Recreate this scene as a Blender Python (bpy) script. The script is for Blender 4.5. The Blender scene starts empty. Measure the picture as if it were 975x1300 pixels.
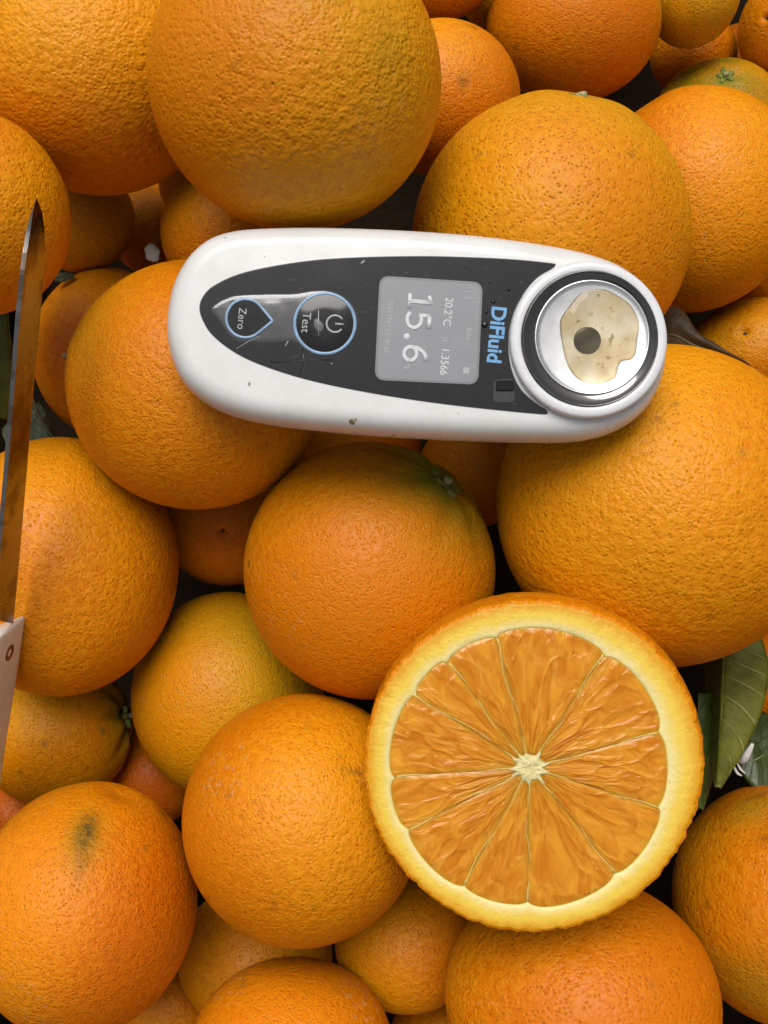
import bpy, bmesh, math, random
import numpy as np
from mathutils import Vector, Matrix, noise as mnoise

# ------------------------------------------------------------------ camera, sky, sun, exposure
SC = bpy.context.scene
COL = SC.collection
TILT = math.radians(24)            # the heap slopes towards the buyer, the camera looks square onto it
T = Matrix.Rotation(TILT, 4, 'X')
CM = 0.01
D = 26.0                           # camera height over the top of the meter, cm
S = 52.0                           # photo pixels per cm at that level

cam_d = bpy.data.cameras.new('camera'); cam = bpy.data.objects.new('camera', cam_d); COL.objects.link(cam)
cam.matrix_world = T @ Matrix.Translation((0, 0, D*CM))
cam_d.sensor_fit = 'VERTICAL'; cam_d.sensor_height = 24
cam_d.lens = 24*D/25.0
cam_d.clip_start = 0.01; cam_d.clip_end = 100
SC.camera = cam

SUN_LOCAL = Vector((-0.08, 0.55, 0.835)).normalized()      # direction towards the light, heap frame
SUN_W = (T.to_3x3() @ SUN_LOCAL).normalized()
elev = math.asin(SUN_W.z); az = math.atan2(SUN_W.x, SUN_W.y)
world = bpy.data.worlds.new('World'); SC.world = world; world.use_nodes = True
wn = world.node_tree; wn.nodes.clear()
sky = wn.nodes.new('ShaderNodeTexSky'); sky.sky_type = 'NISHITA'; sky.sun_disc = False
sky.sun_elevation = elev; sky.sun_rotation = az; sky.air_density = 1.0; sky.dust_density = 6.0; sky.ozone_density = 1.0
hs = wn.nodes.new('ShaderNodeHueSaturation'); hs.inputs['Saturation'].default_value = 0.22
bg = wn.nodes.new('ShaderNodeBackground'); bg.inputs['Strength'].default_value = 0.06
wo = wn.nodes.new('ShaderNodeOutputWorld')
wn.links.new(sky.outputs[0], hs.inputs['Color']); wn.links.new(hs.outputs[0], bg.inputs[0]); wn.links.new(bg.outputs[0], wo.inputs[0])
sun_d = bpy.data.lights.new('sun', 'SUN'); sun_d.energy = 1.5; sun_d.angle = math.radians(37); sun_d.color = (1.0, 0.96, 0.9)
sun = bpy.data.objects.new('sun', sun_d); COL.objects.link(sun)
sun.rotation_mode = 'QUATERNION'; sun.rotation_quaternion = SUN_W.to_track_quat('Z', 'Y'); sun.location = SUN_W*2
SC.view_settings.view_transform = 'Standard'; SC.view_settings.look = 'None'
SC.view_settings.exposure = 0.40; SC.view_settings.gamma = 1.0
SC.cycles.max_bounces = 6; SC.cycles.diffuse_bounces = 1; SC.cycles.glossy_bounces = 3; SC.cycles.transparent_max_bounces = 8
SC.cycles.use_adaptive_sampling = True; SC.cycles.adaptive_threshold = 0.03; SC.cycles.sample_clamp_indirect = 4.0
try:
    SC.cycles.use_denoising = True
except Exception:
    pass

random.seed(7); RNG = np.random.default_rng(7)

# ------------------------------------------------------------------ helpers
def PX(x, y, w):
    """photo pixel at height w (cm, heap frame) -> heap-frame point in cm"""
    k = (D - w)/D/S
    return np.array([(x - 487.5)*k, (650 - y)*k, w])

TOP = []                                        # top-level objects, tilted with the heap at the end
def link(o, parent=None):
    COL.objects.link(o)
    if parent is not None: o.parent = parent
    else: TOP.append(o)
    return o
def tag(o, label, cat, group=None):
    o['label'] = label; o['category'] = cat
    if group: o['group'] = group
    return o
def empty(name, loc_cm, label, cat, group=None):
    o = bpy.data.objects.new(name, None); o.location = Vector(loc_cm)*CM; o.empty_display_size = 0.01
    link(o); return tag(o, label, cat, group)
def mesh_obj(name, verts_cm, faces, mat, parent=None, loc=None, smooth=True, attrs=None):
    me = bpy.data.meshes.new(name)
    v = np.asarray(verts_cm, float)*CM
    me.from_pydata(v.tolist(), [], [list(map(int, f)) for f in faces] if not isinstance(faces, list) else faces)
    me.validate(); me.update()
    if smooth: me.polygons.foreach_set('use_smooth', [True]*len(me.polygons))
    for k, a in (attrs or {}).items():
        a = np.asarray(a, np.float32)
        if a.ndim == 2:
            at = me.attributes.new(k, 'FLOAT_VECTOR', 'POINT'); at.data.foreach_set('vector', a.ravel())
        else:
            at = me.attributes.new(k, 'FLOAT', 'POINT'); at.data.foreach_set('value', a)
    me.materials.append(mat)
    o = bpy.data.objects.new(name, me)
    if loc is not None: o.location = Vector(loc)*CM
    return link(o, parent)
def bm_obj(name, bm, mat, parent=None, smooth=False):
    me = bpy.data.meshes.new(name); bmesh.ops.recalc_face_normals(bm, faces=bm.faces); bm.to_mesh(me); bm.free()
    for v in me.vertices: v.co *= CM
    if smooth: me.polygons.foreach_set('use_smooth', [True]*len(me.polygons))
    me.materials.append(mat)
    return link(bpy.data.objects.new(name, me), parent)
def smooth_closed(pts, n):
    """closed Catmull-Rom through pts, resampled to n even points"""
    p = np.asarray(pts, float); m = len(p); out = []
    for i in range(m):
        a, b, c, d = p[i-1], p[i], p[(i+1) % m], p[(i+2) % m]
        for t in np.linspace(0, 1, 24, endpoint=False):
            out.append(.5*((2*b) + (c-a)*t + (2*a-5*b+4*c-d)*t*t + (3*b-a-3*c+d)*t**3))
    return even(np.array(out), n)
def even(out, n):
    q = np.vstack([out, out[:1]]); L = np.r_[0, np.cumsum(np.linalg.norm(np.diff(q, axis=0), axis=1))]
    s = np.linspace(0, L[-1], n, endpoint=False)
    return np.stack([np.interp(s, L, q[:, k]) for k in range(q.shape[1])], 1)
def inset(pts, d):
    p = np.asarray(pts, float); t = np.roll(p, -1, 0) - np.roll(p, 1, 0); t /= np.linalg.norm(t, axis=1)[:, None]+1e-9
    nrm = np.stack([-t[:, 1], t[:, 0]], 1)
    area = np.sum(p[:, 0]*np.roll(p[:, 1], -1) - np.roll(p[:, 0], -1)*p[:, 1])
    return p + nrm*d*(1 if area > 0 else -1)
def loft(rings, close_first=True, close_last=True):
    """rings: list of (n,3) arrays -> verts, faces"""
    n = len(rings[0]); V = np.vstack(rings); F = []
    for k in range(len(rings)-1):
        a = k*n; b = a+n
        F += [[a+i, a+(i+1) % n, b+(i+1) % n, b+i] for i in range(n)]
    if close_first: F.append(list(range(n))[::-1])
    if close_last: F.append(list(range((len(rings)-1)*n, len(rings)*n)))
    return V, F
def with_z(p2, z): return np.c_[p2, np.full(len(p2), z)]
def prism(name, pts2, z0, z1, mat, parent, bev=0.0):
    """plate with a traced outline and a small bevelled top edge"""
    bm = bmesh.new()
    rings = [with_z(pts2, z0), with_z(pts2, z1-bev)] + ([with_z(inset(pts2, bev), z1)] if bev else [])
    vs = [[bm.verts.new(c) for c in r] for r in rings]; n = len(pts2)
    for a, b in zip(vs, vs[1:]):
        for i in range(n): bm.faces.new((a[i], a[(i+1) % n], b[(i+1) % n], b[i]))
    f = bm.faces.new(vs[-1]); g = bm.faces.new(vs[0][::-1])
    bmesh.ops.triangulate(bm, faces=[f, g])
    return bm_obj(name, bm, mat, parent)
def lathe(name, prof, c, mat, parent, n=96, close=False, smooth=True):
    """prof: (r,z[,dx,dy]) rows; c = centre xy"""
    a = np.linspace(0, 2*np.pi, n, endpoint=False); rings = []
    for row in prof:
        dx, dy = (row[2], row[3]) if len(row) > 2 else (0, 0)
        rings.append(np.stack([c[0]+dx+row[0]*np.cos(a), c[1]+dy+row[0]*np.sin(a), np.full(n, row[1])], 1))
    V, F = loft(rings, False, close)
    return mesh_obj(name, V, F, mat, parent, smooth=smooth)
def tube(name, pts, rad, mat, parent=None, n=10, closed=False, flat=1.0):
    """tube through points (cm); flat < 1 squashes it in z"""
    p = np.asarray(pts, float); m = len(p); rad = np.broadcast_to(rad, (m,)); rings = []
    for i in range(m):
        t = (p[(i+1) % m]-p[i-1]) if closed else p[min(i+1, m-1)]-p[max(i-1, 0)]
        t = t/(np.linalg.norm(t)+1e-9); up = np.array([0, 0, 1.]) if abs(t[2]) < .95 else np.array([1., 0, 0])
        s = np.cross(t, up); s /= np.linalg.norm(s); u = np.cross(s, t)
        a = np.linspace(0, 2*np.pi, n, endpoint=False)
        rings.append(p[i] + rad[i]*(np.cos(a)[:, None]*s + flat*np.sin(a)[:, None]*u))
    if closed:
        V, F = loft(rings+[rings[0]], False, False)
    else:
        V, F = loft(rings, True, True)
    return mesh_obj(name, V, F, mat, parent)

# ---- node helpers
class NT:
    def __init__(s, name):
        s.m = bpy.data.materials.new(name); s.m.use_nodes = True; s.t = s.m.node_tree; s.t.nodes.clear()
        s.out = s.t.nodes.new('ShaderNodeOutputMaterial')
    def n(s, typ, ins=None, **props):
        x = s.t.nodes.new(typ)
        for k, v in props.items(): setattr(x, k, v)
        for k, v in (ins or {}).items(): s.set(x.inputs[k], v)
        return x
    def set(s, sock, v):
        if isinstance(v, bpy.types.NodeSocket): s.t.links.new(v, sock)
        elif isinstance(v, bpy.types.Node): s.t.links.new(v.outputs[0], sock)
        elif isinstance(v, (tuple, list)) and sock.type == 'RGBA' and len(v) == 3: sock.default_value = (*v, 1)
        else: sock.default_value = v
    def math(s, op, a, b=0.0, c=0.0, clamp=False):
        x = s.n('ShaderNodeMath', operation=op, use_clamp=clamp)
        for i, v in enumerate((a, b, c)): s.set(x.inputs[i], v)
        return x.outputs[0]
    def mix(s, f, a, b, blend='MIX'):
        x = s.n('ShaderNodeMix', data_type='RGBA', blend_type=blend)
        s.set(x.inputs[0], f); s.set(x.inputs[6], a); s.set(x.inputs[7], b); return x.outputs[2]
    def rng(s, v, a, b, c=0.0, d=1.0, kind='SMOOTHSTEP'):
        x = s.n('ShaderNodeMapRange', interpolation_type=kind); 
        for k, q in zip(('Value', 'From Min', 'From Max', 'To Min', 'To Max'), (v, a, b, c, d)): s.set(x.inputs[k], q)
        return x.outputs[0]
    def noise(s, vec, scale, detail=2.0, rough=.5, dist=0.0, dim='3D'):
        return s.n('ShaderNodeTexNoise', {'Vector': vec, 'Scale': scale, 'Detail': detail, 'Roughness': rough, 'Distortion': dist}, noise_dimensions=dim).outputs[0]
    def voro(s, vec, scale, feature='F1', rand=1.0):
        return s.n('ShaderNodeTexVoronoi', {'Vector': vec, 'Scale': scale, 'Randomness': rand}, feature=feature)
    def attr(s, name, kind='GEOMETRY'): return s.n('ShaderNodeAttribute', attribute_name=name, attribute_type=kind)
    def bsdf(s, **k):
        b = s.n('ShaderNodeBsdfPrincipled')
        for a, v in k.items(): s.set(b.inputs[a.replace('_', ' ')], v)
        s.t.links.new(b.outputs[0], s.out.inputs[0]); return b
    def bump(s, h, dist, strength=1.0, normal=None):
        x = s.n('ShaderNodeBump', {'Height': h, 'Distance': dist, 'Strength': strength})
        if normal is not None: s.set(x.inputs['Normal'], normal)
        return x.outputs[0]

def simple(name, col, rough=.5, metal=0.0, var=.06, scale=300., bumpd=0.0, **k):
    t = NT(name); tc = t.n('ShaderNodeTexCoord').outputs['Object']
    nz = t.noise(tc, scale, 4.0, .6)
    c = t.mix(t.rng(nz, .3, .7), tuple(x*(1-var) for x in col), tuple(min(1, x*(1+var)) for x in col))
    kw = dict(Base_Color=c, Roughness=t.rng(nz, .2, .8, rough*.85, rough*1.15), Metallic=metal); kw.update(k)
    if bumpd: kw['Normal'] = t.bump(nz, bumpd)
    t.bsdf(**kw); return t.m

# ------------------------------------------------------------------ materials
def skin_material():
    t = NT('orange_peel')
    info = t.n('ShaderNodeObjectInfo').outputs['Random']
    rest = t.attr('rest').outputs['Vector']
    off = t.n('ShaderNodeCombineXYZ', {0: t.math('MULTIPLY', info, 3.1), 1: t.math('MULTIPLY', info, -2.3), 2: info}).outputs[0]
    p = t.n('ShaderNodeVectorMath', {0: rest, 1: off}, operation='ADD').outputs[0]
    pore_s = t.math('MULTIPLY', t.attr('pore', 'OBJECT').outputs['Fac'], 1.3)   # pores per metre
    peb = t.attr('pebble', 'OBJECT').outputs['Fac']
    hue = t.attr('hue', 'OBJECT').outputs['Fac']
    big = t.attr('big').outputs['Fac']; mid = t.attr('mid').outputs['Fac']       # slow mottling of this fruit
    v1 = t.voro(p, pore_s).outputs['Distance']
    pore = t.rng(v1, -.10, .55)                                  # 0 in a pore, 1 between pores
    nt = t.n('ShaderNodeTexNoise', {'Vector': p, 'Scale': t.math('MULTIPLY', pore_s, .52), 'Detail': 2.0, 'Roughness': .6})
    n_peb = nt.outputs['Fac']; ncol = t.n('ShaderNodeSeparateColor', {0: nt.outputs['Color']})
    h = t.math('ADD', t.math('MULTIPLY', pore, .50), t.math('MULTIPLY', n_peb, t.math('MULTIPLY', peb, t.rng(big, 0., 1., .75, 1.5, 'LINEAR'))))
    scar = t.attr('scar').outputs['Fac']
    wart = t.attr('wart').outputs['Fac']
    h = t.math('ADD', h, t.math('MULTIPLY', t.math('MULTIPLY', wart, n_peb), 2.2))
    # colour of the rind
    deep = t.mix(hue, (.67, .130, .0010), (.78, .280, .0016))
    light = t.mix(hue, (.84, .240, .0025), (.87, .400, .0045))
    col = t.mix(t.rng(t.math('ADD', big, t.math('MULTIPLY', t.math('SUBTRACT', n_peb, .5), .9)), .15, .85), deep, light)
    green = t.attr('green').outputs['Fac']
    gf = t.math('MULTIPLY', green, t.rng(t.math('ADD', mid, t.math('MULTIPLY', n_peb, .6)), .35, 1.1, .45, 1.1), clamp=True)
    col = t.mix(gf, col, (.27, .225, .010))
    dark = t.math('MULTIPLY', t.rng(v1, .02, .33, 1.0, 0.0), t.rng(mid, .1, .8, .45, 1.2))
    col = t.mix(t.math('MULTIPLY', dark, t.attr('dots', 'OBJECT').outputs['Fac']), col, (.28, .068, .002))
    # blemishes: dry pale rubs, brown specks
    rub = t.math('MULTIPLY', t.rng(ncol.outputs[1], .56, .68), t.attr('rub').outputs['Fac'])
    col = t.mix(t.math('MULTIPLY', rub, .42), col, (.60, .40, .24))
    col = t.mix(t.math('MULTIPLY', scar, t.rng(ncol.outputs[2], .25, .55, .35, 1.0)), col, (.11, .065, .012))
    rough = t.math('ADD', t.rng(n_peb, .3, .7, t.rng(mid, .1, .9, .30, .42), .50), t.math('MULTIPLY', rub, .3))
    nrm = t.bump(h, .00060, .72)
    t.bsdf(Base_Color=col, Roughness=rough, Normal=nrm, Specular_IOR_Level=.26, Subsurface_Weight=.30, Subsurface_Radius=(1., .35, .05), Subsurface_Scale=.0012)
    return t.m
M_SKIN = skin_material()
M_CALYX = simple('stem_calyx_green', (.18, .22, .035), .6, var=.4, scale=900., bumpd=.0004)
M_STEM = simple('cut_stem_wood', (.42, .40, .20), .7, var=.3, scale=1500.)
M_HOLE = simple('dark_navel_skin', (.07, .03, .008), .8, var=.3, scale=1200.)

# ------------------------------------------------------------------ the crate floor far below the fruit
def ground():
    t = NT('dark_crate_board'); tc = t.n('ShaderNodeTexCoord').outputs['Object']
    st = t.n('ShaderNodeMapping', {'Vector': tc, 'Scale': (1, 8, 1)}).outputs[0]
    nz = t.noise(st, 30.0, 5.0, .6)
    t.bsdf(Base_Color=t.mix(nz, (.012, .008, .005), (.028, .018, .010)), Roughness=.95, Specular_IOR_Level=.05, Normal=t.bump(nz, .0008))
    g = mesh_obj('crate_floor', [(-60, -60, -22), (60, -60, -22), (60, 60, -22), (-60, 60, -22)], [[0, 1, 2, 3]], t.m, smooth=False)
    g['kind'] = 'structure'
ground()

# ------------------------------------------------------------------ whole oranges
_ico = {}
def ico(sub):
    if sub not in _ico:
        bm = bmesh.new(); bmesh.ops.create_icosphere(bm, subdivisions=sub, radius=1)
        V = np.array([v.co[:] for v in bm.verts]); F = [[v.index for v in f.verts] for f in bm.faces]; bm.free()
        _ico[sub] = (V, F)
    return _ico[sub]
def frame(z):
    z = np.asarray(z, float); z = z/np.linalg.norm(z)
    x = np.cross([0.3, 1, 0.2], z); x /= np.linalg.norm(x); y = np.cross(z, x)
    return np.stack([x, y, z], 1)                 # columns
def lowfreq(V, rng, k=6, f=(1.2, 3.2)):
    o = np.zeros(len(V))
    for _ in range(k):
        d = rng.normal(size=3); d /= np.linalg.norm(d); o += np.sin(V@d*rng.uniform(*f)+rng.uniform(0, 6.28))
    return o/k

WARTS = {}
def orange(name, label, cx, cy, rx, ry, w, stem=None, hue=.5, green=0.0, pebble=1.0, pore=760., dots=.6, navel=None,
           calyx=True, sub=5, scars=(), furrow=0.0, wart=None, seed=0, group=None, rot=0.0, allgreen=0.0, lump=.016, tops=(), dust=.3, specks=14):
    """cx..ry: outline in the photo, w: depth of the centre; stem/navel: photo pixel where the stem or navel end shows"""
    rng = np.random.default_rng(1000+seed)
    k = (D-w)/D/S
    c = PX(cx, cy, w)
    q = np.array([(cx-487.5)/S/D, (650-cy)/S/D]); rho = math.hypot(*q); f = math.sqrt(1+rho*rho)
    ca, sa = (q/rho if rho > 1e-6 else (1, 0))
    fx = math.sqrt((f*ca)**2+sa**2); fy = math.sqrt((f*sa)**2+ca**2)
    R = np.array([rx*k/fx, ry*k/fy, (rx+ry)/2*k])
    def dirpx(px, py):                           # surface direction seen at a pixel
        u = np.array([(px-cx)/rx, -(py-cy)/ry]); m = np.hypot(*u)
        if m > .985: u *= .985/m
        return np.array([u[0], u[1], math.sqrt(max(0.0, 1-u@u))])
    # the view ray leans outward away from the picture centre: lean surface directions with it
    lean = Matrix.Rotation(math.atan(rho), 3, Vector((ca*0-sa, ca, 0))) if rho > 1e-6 else Matrix.Identity(3)
    L = np.array(lean)
    seen = lambda px, py: L.T @ dirpx(px, py) if False else np.array(lean.inverted() @ Vector(dirpx(px, py)))
    if stem is not None: sd = seen(*stem)
    elif navel is not None: sd = -seen(*navel)
    else:
        sd = rng.normal(size=3); sd[2] = -abs(sd[2])-.6
    sd = sd/np.linalg.norm(sd)
    A = frame(sd)
    V, F = ico(sub)                               # fruit frame: +z is the stem end
    th = np.arccos(np.clip(V[:, 2], -1, 1)); ph = np.arctan2(V[:, 1], V[:, 0]); thb = np.pi-th
    r = 1 + lump*lowfreq(V, rng) + .004*lowfreq(V, rng, 8, (5, 10))
    r -= .030*np.exp(-(th/.13)**2) - .012*np.exp(-((th-.30)/.16)**2)
    if furrow:
        ridge = np.zeros(len(V))
        for j in range(7):
            a0 = j*2*np.pi/7 + rng.uniform(-.25, .25); dphi = np.angle(np.exp(1j*(ph-a0)))
            ridge += rng.uniform(.5, 1.1)*np.exp(-(dphi*np.sin(th)/.085)**2)
        r -= furrow*ridge*np.exp(-((th-.28)/.30)**2)
    r -= .012*np.exp(-(thb/.12)**2)
    if navel is not None: r += -.10*np.exp(-(thb/.055)**2) + .012*np.exp(-((thb-.12)/.05)**2)
    W = V@A.T                                     # heap-frame directions
    gr = np.clip(green*np.exp(-(th/.55)**2)*1.25, 0, 1)
    gr = np.maximum(gr, allgreen*(.6+.4*np.clip(lowfreq(V, rng, 5, (1, 3))*2, -1, 1)))
    sc = np.zeros(len(V)); wa = np.zeros(len(V))
    for (px, py, srx, sry, amt) in scars:         # stains traced at their own place on the rind
        s0 = seen(px, py); s0 /= np.linalg.norm(s0)
        ux = np.array([1., 0, 0]); ux -= s0*(ux@s0); ux /= np.linalg.norm(ux); uy = np.cross(s0, ux)
        e = np.exp(-((W@ux)*rx/srx)**2-((W@uy)*ry/sry)**2)*(W@s0 > 0)
        sc = np.maximum(sc, amt*e)
    for (px, py, srx, sry, amt) in tops:
        s0 = seen(px, py); s0 /= np.linalg.norm(s0)
        ux = np.array([1., 0, 0]); ux -= s0*(ux@s0); ux /= np.linalg.norm(ux); uy = np.cross(s0, ux)
        e = np.exp(-((W@ux)*rx/srx)**2-((W@uy)*ry/sry)**2)*(W@s0 > 0)
        gr = np.maximum(gr, amt*e)
    if wart:
        for (px, py, s_, amt) in wart:
            s0 = seen(px, py); s0 /= np.linalg.norm(s0)
            e = np.exp(-(np.arccos(np.clip(W@s0, -1, 1))/s_)**2)
            wa = np.maximum(wa, e); r += amt*e*(.5+.9*lowfreq(V, rng, 8, (14, 30)))
    X = W*r[:, None]*R
    mr = R.mean()
    big = .5+.9*lowfreq(V, rng, 7, (1.5, 4)); mid = .5+.8*lowfreq(V, rng, 14, (6, 14))
    sub_r = lowfreq(V, rng, 10, (3, 8)); rub = np.clip((sub_r-.22)/.12, 0, 1)*dust
    for _ in range(specks):                       # small brown specks scattered on the rind
        s0 = rng.normal(size=3); s0 /= np.linalg.norm(s0); sc = np.maximum(sc, rng.uniform(.5, .95)*np.exp(-((1-V@s0)*2/(rng.uniform(.012, .022)**2))))
    atts = dict(rest=V*mr*CM, green=gr, scar=sc, wart=wa, big=big, mid=mid, rub=rub)
    o = empty(name, c, label, 'orange', group)
    if rot: pass
    skin = mesh_obj('peel', X, F, M_SKIN, o, attrs=atts)
    skin['hue'] = float(hue); skin['pebble'] = float(pebble); skin['pore'] = float(pore); skin['dots'] = float(dots)
    if stem is not None and calyx:
        base = A[:, 2]*R*.962
        cal_button(o, base, frame(sd), (.36 if mr > 4 else .42)*mr/3.6, seed)
    if navel is not None:
        base = -A[:, 2]*R*.905
        B = frame(-sd); V2, F2 = ico(2)
        mesh_obj('navel_scar', base + (V2*np.array([.16, .15, .06])*mr/2.4)@B.T, F2, M_HOLE, o)
    PLACED.append((o, mr))
    return o
def cal_button(o, base, B, s, seed):
    """five-lobed calyx with the cut stem in it"""
    rng = np.random.default_rng(seed+5); n = 50; a = np.linspace(0, 2*np.pi, n, endpoint=False)
    lobes = 1+.34*np.cos(5*a+rng.uniform(0, 6))+.12*np.sin(3*a+1)
    rings = [np.stack([s*k*(1+(lobes-1)*g)*np.cos(a), s*k*(1+(lobes-1)*g)*np.sin(a), np.full(n, z)+zz*lobes], 1)
             for k, g, z, zz in ((1.0, 1, -.10, 0), (1.02, 1, .02, .02), (.8, .8, .055, .01), (.5, .3, .05, 0), (.36, 0, .0, 0))]
    V, F = loft([r@B.T+base for r in rings], False, True)
    mesh_obj('calyx', V, F, M_CALYX, o)
    rings = [np.stack([s*k*np.cos(a)*1.1, s*k*np.sin(a)*.9, np.full(n, z)+.03*np.cos(a)], 1) for k, z in ((.30, -.02), (.33, .08), (.30, .15), (.18, .17))]
    V, F = loft([r@B.T+base for r in rings], False, True)
    mesh_obj('stem_stub', V, F, M_STEM, o)

PLACED = []
W_ = {1: -5.4, 2: -1.65, 3: -2.39, 4: -9.69, 5: -8.25, 51: -11.05, 6: -5.68, 7: -10.52, 8: -7.82, 9: -11.52, 10: -6.17, 11: -5.63,
      12: -11.22, 13: -10.83, 14: -5.24, 16: -5.54, 17: -11.35, 18: -6.15, 19: -9.5, 20: -5.98, 21: -8.42, 22: -5.75, 23: -10.45,
      24: -10.84, 25: -8.8, 26: -10.0, 27: -13.57, 28: -11.5, 29: -13.7, 30: -14.26, 31: -16.19, 32: -12.15, 33: -11.5, 34: -12.3,
      35: -13.73, 36: -18.51, 37: -14.51, 38: -12.5, 39: -13.11, 40: -13.0, 41: -12.5, 42: -13.5}
G = 'oranges heaped in the crate'
def O(i, label, cx, cy, rx, ry, **k):
    return orange('orange', label, cx, cy, rx, ry, W_[i], seed=i, group=G, **k)

O(1, 'large pebbly orange filling the top left corner', 120, 90, 165, 163, hue=0.6, pebble=1.7, pore=620, dots=.25)
O(2, 'biggest yellowish pebbly orange above the white meter', 375, 105, 184, 195, hue=.68, pebble=1.6, pore=640, dots=.25, tops=((470, 70, 60, 55, .34), (420, 10, 80, 45, .28)))
O(3, 'orange at left edge under the knife tip', -33, 272, 126, 132, hue=0.5, pebble=.9, pore=700)
O(4, 'small shaded orange in the gap right of the knife tip', 100, 275, 72, 72, hue=.75, allgreen=.25)
O(5, 'orange wedged under the biggest orange, left of the meter top', 290, 295, 86, 88, hue=.45)
O(51, 'sliver of orange behind the biggest one, above the meter', 268, 235, 66, 60, hue=.35)
O(6, 'orange under the left end of the meter, warty left side', 250, 490, 162, 158, hue=.52, pebble=1.0, pore=820, dots=.7, sub=6,
  wart=((92, 445, .22, .02), (112, 395, .16, .014)), scars=((330, 560, 5, 4, .6), (210, 600, 4, 5, .5)), tops=((120, 430, 60, 70, .35),))
O(7, 'reddish orange between knife blade and warty orange', 140, 450, 98, 109, hue=0.22, pebble=.7, dots=.7, stem=(89, 452), calyx=True)
O(8, 'large orange at left beside the knife blade', 80, 719, 150, 163, hue=0.45, pebble=1.0, pore=700, dots=.45)
O(9, 'small shaded orange with dark navel hole, below the warty orange', 290, 655, 88, 88, hue=.35, navel=(283, 674), pebble=.6)
O(10, 'orange with green stem button below the middle of the meter', 469, 724, 158, 162, hue=.55, pebble=1.05, pore=800, dots=.45, sub=6,
  stem=(566, 613), green=1.0, furrow=.05)
O(11, 'largest orange on the right, under the meter\'s round end', 835, 643, 210, 203, hue=.60, pebble=1.25, pore=640, dots=.6, sub=6,
  scars=((832, 546, 4, 3, .9), (851, 529, 4, 3, .8)))
O(12, 'yellowish orange with furrowed green stem end beside knife handle', 72, 928, 100, 95, hue=.8, stem=(166, 911), green=.8, furrow=.10, pebble=.5, scars=((128, 927, 3, 3, .9),))
O(13, 'greenish yellow orange left of the stem-button orange', 290, 881, 122, 131, hue=.95, allgreen=.38, pebble=.6, pore=820)
O(14, 'dusty orange left of the cut orange half', 385, 1038, 152, 161, dust=1.0, hue=0.5, pebble=1.1, pore=760, dots=.5, sub=6,
  scars=((448, 985, 20, 5, .55), (462, 1000, 14, 6, .5), (352, 1137, 6, 10, .35)))
O(16, 'reddish orange with green stem smear in bottom left corner', 108, 1150, 145, 162, hue=0.16, pebble=.9, pore=820, dots=.65, sub=6,
  stem=(150, 1010), calyx=False, scars=((108, 1062, 11, 26, .95), (108, 1080, 8, 40, .5), (203, 1040, 9, 8, .7)), tops=((108, 1065, 24, 45, .6), (60, 1280, 60, 50, .25)))
O(17, 'shaded orange in the gap between bottom left and dusty oranges', 325, 1212, 98, 95, hue=.6, pebble=.6)
O(18, 'reddish orange cut by the bottom edge, one dark dot', 370, 1335, 130, 122, dust=.9, hue=0.05, pebble=.7, pore=820, scars=((307, 1249, 5, 5, 1.0), (427, 1259, 8, 4, .3)))
O(19, 'small orange under the cut half\'s lower left rim', 518, 1195, 92, 90, hue=0.42, pebble=.9)
O(20, 'large orange under the cut half\'s bottom rim', 738, 1265, 175, 160, hue=0.4, pebble=1.3, pore=600, dots=.7, sub=6)
O(21, 'rough orange with greenish marks at lower right edge', 990, 1145, 140, 155, hue=.5, pebble=1.1, pore=600, stem=(975, 1048), calyx=False,
  tops=((960, 1030, 40, 30, .6), (950, 1250, 60, 60, .55)), scars=((968, 1015, 26, 8, .5), (975, 1070, 14, 6, .5)))
O(22, 'large dull yellow orange behind the meter\'s round end', 697, 302, 176, 180, hue=.72, pebble=1.0, pore=640, dots=.95, sub=6,
  stem=(734, 124), green=.25, allgreen=.09)
O(23, 'bright orange at right, behind the dull yellow one', 880, 257, 136, 144, hue=0.46, pebble=.8, pore=760, stem=(815, 128), calyx=False, lump=.02)
O(24, 'bright smooth orange at top right of centre', 727, 32, 112, 101, hue=0.4, pebble=.6, pore=800, dots=.4)
O(25, 'spotted orange between the biggest and the dull yellow orange', 560, 126, 100, 100, hue=.5, pebble=.7, pore=780, dots=.8,
  scars=((586, 108, 6, 7, .8), (596, 40, 10, 4, .5)))
O(26, 'orange cut by the top edge right of the biggest', 560, -45, 74, 72, hue=.4)
O(27, 'shaded greenish orange at top edge', 635, -8, 52, 50, hue=.9, allgreen=.5, pebble=1.2)
O(28, 'olive yellow orange at top edge towards the right corner', 880, -6, 60, 69, hue=1.0, allgreen=.45, pebble=.5)
O(29, 'orange with navel hole in the top right corner', 1003, 35, 68, 70, hue=.4, navel=(970, 22), pebble=.7)
O(30, 'green mottled orange with stem button near top right corner', 910, 150, 84, 74, hue=.95, stem=(918, 101), green=.8, allgreen=.85, pebble=.9, furrow=.03)
O(31, 'dark orange in the gap above the green mottled one', 880, 70, 56, 52, hue=.3)
O(32, 'orange at right edge behind the dry leaf', 962, 452, 94, 74, hue=.5, pebble=.8, navel=(946, 424), calyx=False, tops=((945, 425, 40, 25, .3),))
O(33, 'dark orange in the gap right of the stem button', 600, 600, 70, 70, hue=.2)
O(34, 'dark orange in the gap just below the meter', 452, 562, 82, 80, hue=.3)
O(35, 'dark orange in the gap left of the dusty orange', 195, 985, 62, 62, hue=.1)
O(36, 'dark orange in the gap below the corner navel orange', 940, 90, 60, 60, hue=.2)
O(37, 'dark orange in the gap at right edge above the dry leaf', 965, 330, 66, 66, hue=.1)
O(38, 'dark orange behind the broad green leaf at right', 985, 860, 75, 75, hue=.2)
O(39, 'dark orange deep in the gap by the knife handle end', 30, 1040, 66, 66, hue=.1)
O(40, 'dark orange in the gap right of the bottom left orange', 215, 1275, 68, 68, hue=.3)
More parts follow.
